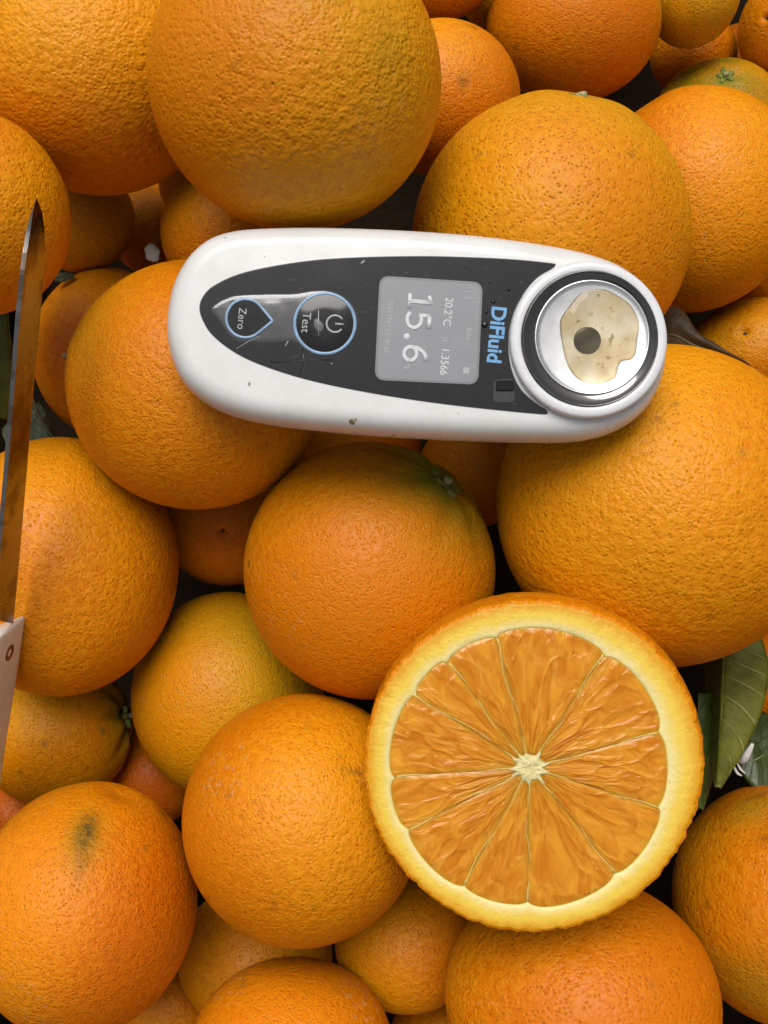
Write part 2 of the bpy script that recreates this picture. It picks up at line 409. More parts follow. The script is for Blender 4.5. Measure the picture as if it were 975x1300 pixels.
O(41, 'dark orange at bottom edge below the small orange', 560, 1320, 66, 66, hue=.3)
O(42, 'dark orange deep in the gap left of the meter', 195, 290, 60, 60, hue=.2)

# fruit of the lower layer and of the heap round about
def more_oranges():
    have = [(np.array(o_.location)/CM, r_) for o_, r_ in PLACED]; have.append((PX(690, 968, -2.4), 4.5))
    have.append((PX(530, 428, -1.2), 2.2)); have.append((PX(380, 420, -1.2), 2.2)); have.append((PX(680, 430, -1.2), 2.2))
    protos = [o_ for o_, r_ in PLACED[:6]]
    rng = np.random.default_rng(11)
    def in_view(c, r):
        k = D*S/(D-c[2]); return abs(c[0]*k) < 487+r*k*1.04 and abs(c[1]*k) < 650+r*k*1.04
    def put(c, r, label, group):
        src = protos[rng.integers(len(protos))]; rs = [q for o_, q in PLACED if o_ is src][0]
        o_ = src.copy(); COL.objects.link(o_); TOP.append(o_); tag(o_, label, 'orange', group)
        o_.location = Vector(c)*CM; o_.scale = (r/rs,)*3; o_.rotation_euler = tuple(rng.uniform(0, 6.28, 3))
        for ch in src.children:
            if ch.name.startswith('peel'):
                d_ = ch.copy(); COL.objects.link(d_); d_.parent = o_
        have.append((np.array(c), r))
    n = 0; low = []
    for w in (-6.5, -12.5, -18.2):                 # beside the picture first, then below
        for X in np.arange(-29, 30, 3.1):
            for Y in np.arange(-33, 34, 3.1):
                c = np.array([X+rng.uniform(-.8, .8), Y+rng.uniform(-.8, .8), w+rng.uniform(-.6, .6)])
                if w > -15 and (abs(X) > 23 or abs(Y) > 28): continue
                if ((X > 3 and Y > 8) or Y > 14) and w > -8: c[2] -= 6.0
                dmin = min(np.linalg.norm(c-h)-r for h, r in have)
                r = min(3.9, dmin)
                if r < 3.05 or (r < 3.4 and w > -15): continue
                v = in_view(c, r)
                if v and w > -17: continue
                put(c, r, 'orange buried low down, covered by the other oranges' if v else 'orange of the heap beyond the picture edge', 'oranges of the lower layer' if v else 'oranges round about')
                if v: low.append(TOP[-1])
                n += 1
    for i, o_ in enumerate(low):                    # only those the others cover; the gaps stay open and dark
        if i in (5, 8, 10, 11, 13, 14, 15, 16, 18, 20, 21, 22, 27, 28):
            TOP.remove(o_)
            for ch in list(o_.children): bpy.data.objects.remove(ch)
            bpy.data.objects.remove(o_)
more_oranges()

# ------------------------------------------------------------------ the cut half
def flesh_material():
    t = NT('orange_flesh')
    ves = t.attr('ves').outputs['Vector']; edge = t.attr('edge').outputs['Fac']
    wob = t.n('ShaderNodeTexNoise', {'Vector': ves, 'Scale': 1.3, 'Detail': 2.0}).outputs['Color']
    wv = t.n('ShaderNodeVectorMath', {0: wob, 1: (.75, .75, .0)}, operation='MULTIPLY').outputs[0]
    p = t.n('ShaderNodeVectorMath', {0: ves, 1: wv}, operation='ADD').outputs[0]
    v = t.n('ShaderNodeTexVoronoi', {'Vector': p, 'Scale': 3.0}, feature='F1')
    ed = t.n('ShaderNodeTexVoronoi', {'Vector': p, 'Scale': 3.0}, feature='DISTANCE_TO_EDGE').outputs['Distance']
    ed2 = t.n('ShaderNodeTexVoronoi', {'Vector': p, 'Scale': 5.5}, feature='DISTANCE_TO_EDGE').outputs['Distance']
    rc = t.n('ShaderNodeSeparateColor', {0: v.outputs['Color']})
    nz = t.noise(p, 3.9, 1.5, .5, .8)
    nf = t.noise(p, 12.0, 3.0, .6, .8); fib = t.noise(t.attr('fib').outputs['Vector'], 1.0, 3.0, .65, .35)
    fac = t.math('ADD', t.math('MULTIPLY', rc.outputs[0], .22), t.math('MULTIPLY', nz, .88))
    col = t.mix(t.rng(fac, .25, .85), (.64, .205, .003), (.83, .36, .022))
    col = t.mix(t.math('MULTIPLY', t.rng(fib, .54, .70), .45), col, (.86, .43, .06))
    col = t.mix(t.math('MULTIPLY', t.rng(fib, .46, .30), .45), col, (.60, .175, .002))
    line = t.rng(ed, .0, .055, 1.0, 0.0)
    col = t.mix(t.math('MULTIPLY', line, t.rng(nz, .40, .66, .0, .30)), col, (.82, .42, .06))
    col = t.mix(t.math('MULTIPLY', edge, .40), col, (.80, .42, .06))
    h = t.math('ADD', t.math('MULTIPLY', t.rng(ed, 0, .22), .55), t.math('MULTIPLY', nz, 1.5))
    h = t.math('ADD', h, t.math('ADD', t.math('MULTIPLY', nf, .32), t.math('MULTIPLY', fib, .75)))
    h = t.math('ADD', h, t.math('MULTIPLY', t.rng(ed2, 0, .12), .06))
    t.bsdf(Base_Color=col, Roughness=.10, Normal=t.bump(h, .00042, .9), Specular_IOR_Level=.5, Subsurface_Weight=.65,
           Subsurface_Radius=(1., .4, .08), Subsurface_Scale=.004, Coat_Weight=.25, Coat_Roughness=.06, IOR=1.36)
    return t.m
def pith_material():
    t = NT('orange_pith'); q = t.attr('rad').outputs['Fac']; tc = t.n('ShaderNodeTexCoord').outputs['Object']
    n1 = t.noise(tc, 260., 4., .6); n2 = t.noise(tc, 1100., 3., .6); n3 = t.noise(tc, 60., 2.)
    f = t.math('ADD', q, t.math('MULTIPLY', t.math('SUBTRACT', n1, .5), .34)); f = t.math('ADD', f, t.math('MULTIPLY', t.math('SUBTRACT', n3, .5), .3))
    a = t.mix(t.rng(f, -.1, .5), (.92, .79, .38), (.90, .63, .08))
    c = t.mix(t.rng(f, .45, 1.0), a, (.80, .35, .004))
    v = t.voro(tc, 520.).outputs['Distance']
    c = t.mix(t.math('MULTIPLY', t.rng(v, .05, .3, 1., 0.), t.rng(q, .3, .9, .12, .45)), c, (.78, .42, .02))
    h = t.math('ADD', t.math('MULTIPLY', n1, .5), t.math('ADD', t.math('MULTIPLY', n2, .45), t.math('MULTIPLY', t.rng(v, 0, .4), .2)))
    t.bsdf(Base_Color=c, Roughness=.45, Normal=t.bump(h, .0005, .7), Subsurface_Weight=.3, Subsurface_Radius=(1., .7, .25), Subsurface_Scale=.002, Specular_IOR_Level=.4)
    return t.m
def half_orange():
    M_F = flesh_material(); M_P = pith_material()
    M_MEM = simple('segment_membrane', (.92, .55, .13), .3, var=.15, scale=900., bumpd=.0003, Subsurface_Weight=.3, Subsurface_Radius=(1, .5, .15), Subsurface_Scale=.002)
    M_CORE = simple('core_pith', (.86, .74, .36), .6, var=.12, scale=700., bumpd=.001, Subsurface_Weight=.3, Subsurface_Radius=(1, .8, .4), Subsurface_Scale=.002)
    rng = np.random.default_rng(3)
    wz = -1.42; c = PX(677.5, 972.5, wz); k = (D-wz)/D/S
    o = empty('orange_half', c, 'orange cut in half, juicy face up, on the oranges at lower right', 'orange')
    o['group'] = 'cut fruit'; del o['group']
    Rx, Ry = 214*k, 211*k
    def rim(a): return (Rx*Ry/np.hypot(Ry*np.cos(a), Rx*np.sin(a)))*(1+.006*np.sin(2*a+1)+.005*np.sin(3*a)+.003*np.sin(7*a+2))
    n = 360; a = np.linspace(0, 2*np.pi, n, endpoint=False); R0 = rim(a)
    fine = .010*np.sin(41*a+1)+.012*np.sin(67*a)+.010*np.sin(29*a+3)+.008*rng.normal(size=n)
    # peel: bulges past the face to the right, then closes below
    rings = []; rest = []
    prof = [(0.972, -.012), (.994, -.02), (1.003, -.06), (1.012, -.25), (1.026, -.7), (1.034, -1.2), (1.03, -1.8), (1.0, -2.4), (.91, -3.05), (.76, -3.6), (.55, -3.95), (.3, -4.1), (.08, -4.14)]
    for s, z in prof:
        sh = np.array([.17, -.02])*min(1, -z/1.1)
        rr = R0*s + fine*(1 if z > -.3 else .3)
        rings.append(np.stack([rr*np.cos(a)+sh[0], rr*np.sin(a)+sh[1], np.full(n, z)+.01*np.sin(23*a)], 1))
    V, F = loft(rings, False, True)
    peel = mesh_obj('peel', V, F, M_SKIN, o, attrs=dict(rest=V*CM, green=np.zeros(len(V)), scar=np.zeros(len(V)), wart=np.zeros(len(V)), big=np.full(len(V), .5), mid=np.full(len(V), .5), rub=np.zeros(len(V))))
    for kk, vv in dict(hue=.45, pebble=1.1, pore=700., dots=.4).items(): peel[kk] = vv
    # flesh outline
    ang = np.radians(np.array([-176.4, -153, -119.4, -91, -50.5, -17, 15.5, 57, 104, 127.6, 147.6])); m = len(ang)
    fo = np.array([-.10, -.06]); Rf = 177*k
    core_c = np.array([-.10, -.05])
    def flesh_r(t, i): return Rf*(1.0+.012*np.sin(2*i+1))*(1-(.018+.022*(i % 3 == 0))*np.abs(2*t-1)**7-.012*np.abs(2*t-1)**2)
    # pith ring from the flesh hollow to the rim, with the floor under the segments
    rings = []; rad = []
    def face_ring(inner, f, z): return np.stack([inner[:, 0]*(1-f)+(R0*.988+fine*.8)*np.cos(a)*f, inner[:, 1]*(1-f)+(R0*.988+fine*.8)*np.sin(a)*f, z], 1)
    inner = np.zeros((n, 2))
    for j, t_ in enumerate(a):
        i = max((q for q in range(m) if True), key=lambda q: -((t_-ang[q]) % (2*np.pi)))
        span = (ang[(i+1) % m]-ang[i]) % (2*np.pi); t = ((t_-ang[i]) % (2*np.pi))/span
        rr = flesh_r(t, i)+.03
        inner[j] = fo + rr*np.array([np.cos(t_), np.sin(t_)])
    for s in (.02, .5, .9, .985):
        rings.append(np.c_[core_c+(inner-core_c)*s, np.full(n, -.05)]); rad += [1.4]*n
    for f, z in ((0, -.012), (.03, .0), (.12, .010), (.35, .015), (.6, .015), (.85, .008), (.95, .004), (.985, -.004), (1.0, -.03)):
        zz = z+.006*np.sin(9*a+f*20)+.005*rng.normal(size=n)*(0 < f < 1); rings.append(face_ring(inner, f, zz)); rad += [f]*n
    V, F = loft(rings, True, False); F[-1] = F[-1]
    mesh_obj('pith', V, F, M_P, o, attrs=dict(rad=np.array(rad)))
    # juice segments
    NU, NV = 44, 64
    for i in range(m):
        a0 = ang[i]; span = (ang[(i+1) % m]-ang[i]) % (2*np.pi)
        gap = .004
        u = np.linspace(0, 1, NU); v = np.linspace(0, 1, NV); U, Vv = np.meshgrid(u, v)
        rin = .36+.05*rng.random()
        # ray along the angle from the core centre to the outer curve
        phi = a0+U*span
        outer = fo[None, None]+flesh_r(U, i)[..., None]*np.stack([np.cos(phi), np.sin(phi)], -1)
        start = core_c+rin*np.stack([np.cos(phi), np.sin(phi)], -1)
        P = start*(1-Vv)[..., None]+outer*Vv[..., None]
        rr = np.linalg.norm(P-core_c, axis=-1)
        # keep the side walls a constant gap away from the membrane
        side = np.stack([-np.sin(phi), np.cos(phi)], -1); P = P+side*((.5-U)*2*gap)[..., None]*np.minimum(1, rr/.6)[..., None]
        d = np.minimum(np.minimum(U, 1-U)*span*rr, (1-Vv)*(Rf-rin))
        dome = 1-np.exp(-d/.07)
        Z = -.022+.034*dome
        for _ in range(10):
            kx = rng.uniform(6, 22); kr = rng.uniform(1, 5); Z = Z+.003*dome*np.sin(kx*phi*2+kr*rr+rng.uniform(0, 6))*np.minimum(1, rr/1.5)
        Z += .007*dome*np.sin(phi*rng.uniform(8, 14)+rng.uniform(0, 6))
        Vt = np.c_[P.reshape(-1, 2), Z.ravel()]
        Fc = [[q*NU+p, q*NU+p+1, (q+1)*NU+p+1, (q+1)*NU+p] for q in range(NV-1) for p in range(NU-1)]
        ves = np.stack([phi*2.5*(1+.0*rr)+i*7.3, rr*.42+i*3.1, np.zeros_like(rr)], -1).reshape(-1, 3)
        mesh_obj('segment', Vt, Fc, M_F, o, attrs=dict(ves=ves, fib=np.stack([phi*9.+i*5., rr*.55+i*2.7, np.zeros_like(rr)], -1).reshape(-1, 3), edge=np.exp(-d/.035).ravel()))
    # membranes between the segments
    for i in range(m):
        tt = np.linspace(0, 1, 26); e = fo+flesh_r(0.0, i)*1.0*np.array([np.cos(ang[i]), np.sin(ang[i])])
        s0 = core_c+.34*np.array([np.cos(ang[i]), np.sin(ang[i])])
        pts = s0*(1-tt)[:, None]+e*tt[:, None]
        dn = np.array([-np.sin(ang[i]), np.cos(ang[i])]); wv = .09*np.sin(tt*rng.uniform(4, 8)+rng.uniform(0, 6))*np.sin(np.pi*tt)
        pts = pts+dn*wv[:, None]
        rad_ = .008+.020*tt**8+.016*np.exp(-tt/.08)+.006*rng.random(26)
        tube('membrane', np.c_[pts, -.010+.022*np.sin(tt*rng.uniform(5, 12)+rng.uniform(0, 6))*np.sin(np.pi*tt)], rad_, M_MEM, o, n=8, flat=.7)
    # core: a ragged star of white pith
    aa = np.linspace(0, 2*np.pi, 90, endpoint=False)
    rr = np.full(90, .33)
    for q in ang: rr += .22*np.exp(-(np.angle(np.exp(1j*(aa-q)))/.11)**2)*rng.uniform(.3, 1.1)
    rr *= 1+.10*rng.normal(size=90)*.6
    rings = [np.stack([core_c[0]+rr*s*np.cos(aa)*1.1, core_c[1]+rr*s*np.sin(aa), np.full(90, z)+.03*np.sin(aa*3+s*9)*np.sin(aa*5+2+s*14)*(s < .95)], 1)
             for s, z in ((1.05, -.06), (.95, .0), (.8, .03), (.6, .035), (.4, .02), (.2, .0))]
    V, F = loft(rings, False, True)
    mesh_obj('core', V, F, M_CORE, o)
half_orange()

# ------------------------------------------------------------------ the meter
def text_mesh(name, body, size, mat, parent, x, y, z, rot=-math.pi/2, bold=0.0, align='CENTER', sx=1.0, spacing=1.0):
    cu = bpy.data.curves.new(name, 'FONT'); cu.body = body; cu.size = size*CM; cu.align_x = align; cu.align_y = 'CENTER'
    cu.offset = bold*CM; cu.extrude = .001*CM; cu.space_character = spacing; cu.resolution_u = 5
    tmp = bpy.data.objects.new(name+'_curve', cu); COL.objects.link(tmp)
    bpy.context.view_layer.update()
    me = bpy.data.meshes.new_from_object(tmp.evaluated_get(bpy.context.evaluated_depsgraph_get()))
    bpy.data.objects.remove(tmp); bpy.data.curves.remove(cu)
    me.name = name; me.materials.clear(); me.materials.append(mat)
    o = bpy.data.objects.new(name, me); o.location = Vector((x, y, z))*CM; o.rotation_euler = (0, 0, rot); o.scale = (sx, 1, 1)
    return link(o, parent)

def plastic_white():
    t = NT('white_scuffed_plastic'); tc = t.n('ShaderNodeTexCoord').outputs['Object']
    n1 = t.noise(tc, 70., 5., .65); n2 = t.noise(tc, 900., 2., .6)
    c = t.mix(t.rng(n1, .3, .75), (.80, .80, .785), (.72, .715, .69))
    vs = t.n('ShaderNodeTexVoronoi', {'Vector': tc, 'Scale': 260.}); r = t.n('ShaderNodeSeparateColor', {0: vs.outputs['Color']})
    sp = t.math('MULTIPLY', t.rng(vs.outputs['Distance'], .03, .10, 1., 0.), t.math('GREATER_THAN', r.outputs[0], .90))
    c = t.mix(t.math('MULTIPLY', sp, .55), c, (.25, .20, .14))
    smear = t.math('MULTIPLY', t.rng(t.noise(tc, 240., 4., .7), .58, .70), t.rng(t.noise(tc, 50., 1.), .56, .64))
    c = t.mix(t.math('MULTIPLY', smear, .35), c, (.45, .40, .30))
    t.bsdf(Base_Color=c, Roughness=t.rng(n1, .2, .8, .22, .40), Normal=t.bump(n2, .00002), Specular_IOR_Level=.5, Coat_Weight=.15, Coat_Roughness=.1)
    return t.m
def panel_glass():
    t = NT('dark_glossy_panel'); tc = t.n('ShaderNodeTexCoord').outputs['Object']
    n1 = t.noise(tc, 120., 4., .6); st = t.n('ShaderNodeMapping', {'Vector': tc, 'Scale': (400, 1500, 1), 'Rotation': (0, 0, .5)}).outputs[0]
    scr = t.rng(t.noise(st, 1., 2.), .66, .72)
    c = t.mix(t.math('MULTIPLY', scr, .25), t.mix(n1, (.016, .016, .017), (.021, .021, .022)), (.14, .14, .14))
    t.bsdf(Base_Color=c, Roughness=t.rng(n1, .3, .75, .04, .09), Specular_IOR_Level=.55)
    return t.m
def meter():
    th = math.radians(3.9); org = PX(530, 428, 0); ct, st_ = math.cos(th), math.sin(th)
    def L(x, y, w=0.0):
        p = PX(x, y, w)-org; return np.array([p[0]*ct-p[1]*st_, p[0]*st_+p[1]*ct])
    def LL(pts, w=0.0): return np.array([L(x, y, w) for x, y in pts])
    o = empty('refractometer', org, 'white handheld juice meter with dark panel, lying on the oranges', 'meter')
    o.rotation_euler = (0, 0, -th)
    WHITE = plastic_white(); PANEL = panel_glass()
    WHITE2 = simple('white_ring_plastic', (.78, .79, .80), .28, var=.03, scale=200.)
    CHROME = simple('chrome_reflection_darkened', (.20, .19, .18), .10, metal=1.0, var=.1, scale=160.)  # dark base colour stands in for the ring mirroring dark surroundings
    STEEL = simple('brushed_steel', (.88, .88, .87), .26, metal=1.0, var=.03, scale=120.)
    SCREEN = simple('grey_display_glass', (.27, .275, .295), .35, var=.03, scale=150.)
    SCRB = simple('display_border', (.22, .225, .235), .3, var=.03, scale=200.)
    LET = simple('display_letters', (.66, .67, .70), .5, var=.02)
    LETF = simple('faint_display_letters', (.44, .445, .46), .5, var=.02)
    GREY = simple('grey_print', (.42, .43, .44), .4, var=.03)
    BLUE = simple('light_blue_print', (.16, .38, .68), .35, var=.04)
    BLUER = simple('blue_button_edge', (.26, .40, .58), .2, var=.15, scale=400.)
    BLACK = simple('black_button_gloss', (.012, .012, .013), .10, var=.2)
    # body
    out = smooth_closed(LL([(214, 425), (216, 392), (224, 360), (241, 330), (264, 309), (292, 298), (330, 293.5), (400, 292), (500, 295), (600, 302),
        (690, 314), (750, 327), (790, 344), (820, 371), (838, 405), (843, 440), (838, 480), (822, 514), (800, 536), (770, 552), (735, 560.5),
        (690, 562.5), (600, 560.5), (500, 555.5), (420, 549), (350, 541), (300, 530), (263, 513), (236, 489), (221, 460)], -.85), 200)
    rings = []
    zb, zm, dt = -2.05, -.85, .60
    for q in np.linspace(0, 1, 14):                # belly
        e = math.sin(q*math.pi/2); rings.append(with_z(inset(out, 1.15*(1-e)), zm+(zb-zm)*math.cos(q*math.pi/2)**1.0))
    for q in np.linspace(0, 1, 18)[1:]:            # shoulder
        aq = q*math.pi/2; rings.append(with_z(inset(out, dt*(1-math.cos(aq)**.85)), zm+(0-zm)*math.sin(aq)**.9))
    V, F = loft(rings, True, True); V_b = V
    body = mesh_obj('body', V, F, WHITE, o); rings_b, F_b = list(rings), [f for f in F]
    # seam and chip on the left end, brown stain near the lower edge
    STAIN = simple('brown_stain', (.30, .24, .14), .7, var=.5, scale=1500.)
    # panel
    pc = L(745, 433)
    pan = [(254, 389), (259, 376), (271, 364), (300, 350), (340, 340), (400, 331), (470, 327), (540, 326), (600, 327.5), (650, 330), (701, 335), (704, 337.5),
           (700, 341), (682, 352), (666, 370), (653, 394), (646, 420), (645, 447), (650, 473), (661, 495), (678, 511), (693, 521), (695, 524.5), (690, 525.5), (640, 521),
           (560, 512), (480, 500), (400, 484), (340, 466), (300, 448), (270, 425), (257, 404)]
    pan = np.array(pan, float)
    dense = []
    for i in range(len(pan)):
        a_, b_, c_, d_ = pan[i-1], pan[i], pan[(i+1) % len(pan)], pan[(i+2) % len(pan)]
        for t in np.linspace(0, 1, 8, endpoint=False):
            dense.append(.5*((2*b_)+(c_-a_)*t+(2*a_-5*b_+4*c_-d_)*t*t+(3*b_-a_-3*c_+d_)*t**3))
    pan2 = even(LL(dense), 260)
    prism('panel_seam', inset(pan2, -.018), -.03, .004, simple('dark_seam', (.10, .10, .10), .5), o)
    panel = prism('panel', pan2, -.03, .014, PANEL, o, .006)
    Z = .0165
    # screen
    def rrect(pts, r, n=8):
        p = LL(pts); outp = []
        for i in range(4):
            a_, b_, c_ = p[i-1], p[i], p[(i+1) % 4]
            u = (a_-b_)/np.linalg.norm(a_-b_); v = (c_-b_)/np.linalg.norm(c_-b_)
            for t in np.linspace(0, 1, n): 
                s = b_+u*r*(1-t)**2+v*r*t**2; outp.append(s)
        return np.array(outp)
    sb = prism('screen', rrect([(482, 350), (613, 358.5), (607, 488.5), (475.5, 482.5)], .26), 0, Z, SCRB, o, .002)
    prism('display', rrect([(485, 353.5), (610, 361.5), (604.5, 486), (478.5, 480)], .22), Z-.004, Z+.003, SCREEN, sb)
    z1 = Z+.006
    # large figures 15.6 drawn as strokes (reading downwards), local axes: along = reading direction (-y), up = +x
    base = L(519, 370); along = (L(511, 452)-L(519, 370)); along /= np.linalg.norm(along); upv = np.array([-along[1], along[0]])
    if upv[0] < 0: upv = -upv
    def stroke(pts, wdt, mat, par, nm):
        q = [np.r_[base+along*x+upv*y, z1] for x, y in pts]; return tube(nm, q, wdt, mat, par, n=8, flat=.05)
    H = .60; W1 = .34
    ox = .04
    stroke([(ox+.02, .50), (ox+.10, .54), (ox+.185, .585)], .045, LET, sb, 'display_figure'); stroke([(ox+.19, .62), (ox+.19, 0)], .052, LET, sb, 'display_figure'); stroke([(ox, .04), (ox+.38, .04)], .048, LET, sb, 'display_figure')
    ox = .50
    stroke([(ox+.37, .57), (ox+.06, .57)], .05, LET, sb, 'display_figure'); stroke([(ox+.06, .60), (ox+.05, .30)], .05, LET, sb, 'display_figure')
    stroke([(ox+.05, .33)]+[(ox+.17+.20*math.sin(t)*1.0, .20+.175*math.cos(t)) for t in np.linspace(-.5, 3.5, 22)]+[(ox+.0, .085)], .05, LET, sb, 'display_figure')
    ox = 1.10
    q = base+along*(ox+.0)+upv*.055; lathe('display_point', [(.075, z1-.003), (.07, z1+.002), (.02, z1+.0025)], q, LET, sb, n=24, close=True)
    ox = 1.30
    stroke([(ox+.21+.165*math.cos(t), .185+.155*math.sin(t)) for t in np.linspace(0, 2*math.pi, 30)], .05, LET, sb, 'display_figure')
    stroke([(ox+.05, .19), (ox+.055, .33), (ox+.12, .47), (ox+.22, .56), (ox+.36, .575)], .05, LET, sb, 'display_figure')
    rt = math.atan2(along[1], along[0])
    def txt(nm, body, px, py, size, mat, bold=0., sx=1., par=sb, zz=z1, sp=1.0):
        p = L(px, py); return text_mesh(nm, body, size, mat, par, p[0], p[1], zz, rt, bold, sx=sx, spacing=sp)
    txt('display_unit', '%', 516.5, 466, .20, LETF)
    txt('display_temperature', '20.2\u00b0C', 568.5, 396, .27, LET, .001, .92)
    txt('display_index', 'n', 565.5, 431, .22, LETF)
    txt('display_index', '1.3566', 564, 459, .27, LET, .001, .92)
    txt('display_title', 'Brix', 595, 424, .19, LETF)
    txt('display_date', '2023 MAY 17  07:05', 493, 415, .165, LETF, 0, .88, sp=1.06)
    p = [L(591, 370.5), L(605, 371.5), L(604.5, 380), L(590.5, 379)]
    pp = np.array(p); tube('display_icon', np.c_[pp, np.full(4, z1)], .016, LETF, sb, n=6, closed=True, flat=.1)
    prism('display_battery', rrect([(588, 466), (596, 466.5), (595.5, 474.5), (587.5, 474)], .04), z1-.005, z1, LETF, sb)
    # brand print on the panel
    txt('brand_print', 'DiFluid', 629.5, 425, .50, BLUE, .014, .97, par=panel, zz=Z, sp=1.0)
    # clear film over the two keys
    FILM = NT('clear_film')
    tc = FILM.n('ShaderNodeTexCoord').outputs['Object']
    nb = FILM.bump(FILM.noise(tc, 70., 2., .5), .00035)
    tr = FILM.n('ShaderNodeBsdfTransparent', {0: (.93, .93, .94, 1)}); gl = FILM.n('ShaderNodeBsdfGlossy', {0: (.9, .9, .92, 1), 'Roughness': .12, 'Normal': nb})
    df = FILM.n('ShaderNodeBsdfDiffuse', {0: (.5, .5, .52, 1)})
    m1 = FILM.n('ShaderNodeMixShader', {0: .10, 1: tr.outputs[0], 2: gl.outputs[0]}); m2 = FILM.n('ShaderNodeMixShader', {0: .06, 1: m1.outputs[0], 2: df.outputs[0]})
    FILM.t.links.new(m2.outputs[0], FILM.out.inputs[0])
    fp = [(260+x/4.43, 340+y/4.43) for x, y in [(35, 235), (60, 205), (100, 180), (180, 155), (350, 147), (500, 145), (620, 128), (720, 135), (800, 180), (850, 250), (858, 330), (830, 410),
          (770, 470), (690, 497), (600, 480), (530, 430), (480, 414), (350, 420), (200, 415), (140, 380), (85, 300)]]
    fo = smooth_closed(LL(fp), 120)
    V, F = loft([with_z(inset(fo, d), z) for d, z in ((0, Z-.002), (.02, Z+.012), (.05, Z+.018), (.12, Z+.02))], False, True)
    mesh_obj('key_film', V, F, FILM.m, o, smooth=True)
    # round Test key
    zk = Z+.022
    kc = L(412.5, 411)
    key = lathe('test_key', [(.75, zk-.02), (.745, zk), (.70, zk+.012), (.3, zk+.016), (.01, zk+.017)], kc, BLACK, o, close=True)
    lathe('key_edge', [(.775, zk-.01), (.77, zk+.012), (.75, zk+.022), (.72, zk+.024), (.70, zk+.018), (.695, zk+.005)], kc, BLUER, key)
    zt = zk+.019
    txt('key_lettering', 'Test', 388.5, 410, .29, GREY, 0, .95, par=key, zz=zt)
    a_, b_ = L(404.5, 394), L(404.5, 427); tube('key_divider', np.array([np.r_[a_, zt], np.r_[b_, zt]]), .012, GREY, key, n=6, flat=.1)
    pcn = L(425.5, 411.5)
    tube('power_symbol', np.array([np.r_[pcn+.205*np.array([math.cos(t), math.sin(t)]), zt] for t in np.linspace(.62, 2*math.pi-.62, 30)]), .024, GREY, key, n=6, flat=.1)
    tube('power_symbol', np.array([np.r_[pcn+[.0, 0], zt], np.r_[pcn+[.215, 0], zt]]), .024, GREY, key, n=6, flat=.1)
    SME = NT('wet_smear'); m_ = SME.n('ShaderNodeMixShader', {0: .45, 1: SME.n('ShaderNodeBsdfTransparent').outputs[0], 2: SME.n('ShaderNodeBsdfPrincipled', {'Base Color': (.34, .34, .35, 1), 'Roughness': .15}).outputs[0]})
    SME.t.links.new(m_.outputs[0], SME.out.inputs[0])
    so_ = smooth_closed(LL([(399, 407), (403, 405), (408, 409), (411, 414), (408, 421), (403, 420), (399, 414)]), 36)
    V, F = loft([with_z(so_, zt), with_z(inset(so_, .02), zt+.012), with_z(inset(so_, .06), zt+.018)], False, True); mesh_obj('smear', V, F, SME.m, key)
    # drop-shaped Zero key
    zc = L(312, 404.5); tip = L(347.5, 408); v = tip-zc; dist = np.linalg.norm(v); a0 = math.atan2(v[1], v[0]); r0 = .48; be = math.acos(r0/dist)
    arc = [zc+r0*np.array([math.cos(t), math.sin(t)]) for t in np.linspace(a0+be, a0+2*math.pi-be, 50)]
    t1 = arc[-1]; t2 = arc[0]
    drop = arc+[t1+(tip-t1)*f for f in np.linspace(.1, .93, 9)]+[tip-.02*v/dist]+[tip+(t2-tip)*f for f in np.linspace(.07, .9, 9)]
    drop = even(np.array(drop), 120)
    zero = prism('zero_key', drop, zk-.02, zk+.012, BLACK, o, .01)
    tube('key_edge', np.c_[inset(drop, .012), np.full(120, zk+.01)], .034, BLUER, zero, n=8, closed=True, flat=.4)
    txt('key_lettering', 'Zero', 307, 405, .27, GREY, 0, .95, par=zero, zz=zk+.0145)
    # sensor head, standing a little proud of the shell
    off = (.055, .045); hz = .20
    up = lambda rows: [(r_[0], r_[1]+hz, *r_[2:]) for r_ in rows]
    lathe('ring_collar', [(1.96, -1.0)]+up([(1.92, -.4), (1.905, .0), (1.885, .065), (1.84, .10), (1.77, .115), (1.70, .112), (1.655, .10), (1.64, .06), (1.635, -.05)]), pc, WHITE2, o)
    rc = pc+np.array([.03, .02])
    lathe('chrome_ring', up([(1.645, .03), (1.64, .100), (1.625, .110), (1.612, .104), (1.60, .092), (1.50, .045, .01, .01), (1.42, .010, .03, .025), (1.39, .0, *off), (1.385, -.005, *off), (1.38, -.03, *off)]), rc, CHROME, o, n=128)
    sc_ = rc+np.array(off)
    lathe('sample_plate', up([(1.395, -.05), (1.39, .012), (1.375, .020), (1.355, .016), (1.33, -.004), (1.25, -.014), (.9, -.03), (.5, -.04), (.36, -.043), (.30, -.044)]), sc_, STEEL, o, close=True, n=128)
    PRISM = simple('dark_sensor_glass', (.022, .022, .018), .05, var=.1)
    wc = L(746, 432, hz)
    lathe('sensor_window', up([(.335, -.06), (.33, -.022), (.31, -.018), (.01, -.018)]), wc, PRISM, o, close=True)
    # puddle of juice: a thing of its own, lying in the dish
    J = NT('orange_juice'); tcj = J.n('ShaderNodeTexCoord').outputs['Object']
    nj = J.noise(tcj, 500., 4., .65); nk = J.noise(tcj, 110., 2., .5)
    rim_refraction = J.attr('rim').outputs['Fac']  # dark refraction along the liquid's edge, painted in as a tint
    tr = J.n('ShaderNodeBsdfTransparent', {0: J.mix(J.math('MULTIPLY', rim_refraction, J.rng(nk, .35, .6, .25, .9)), J.mix(J.rng(nk, .3, .7), (.95, .90, .78), (.93, .82, .60)), (.40, .33, .22))})
    cj = J.mix(J.rng(nj, .58, .66), (.52, .44, .28), (.26, .17, .07))
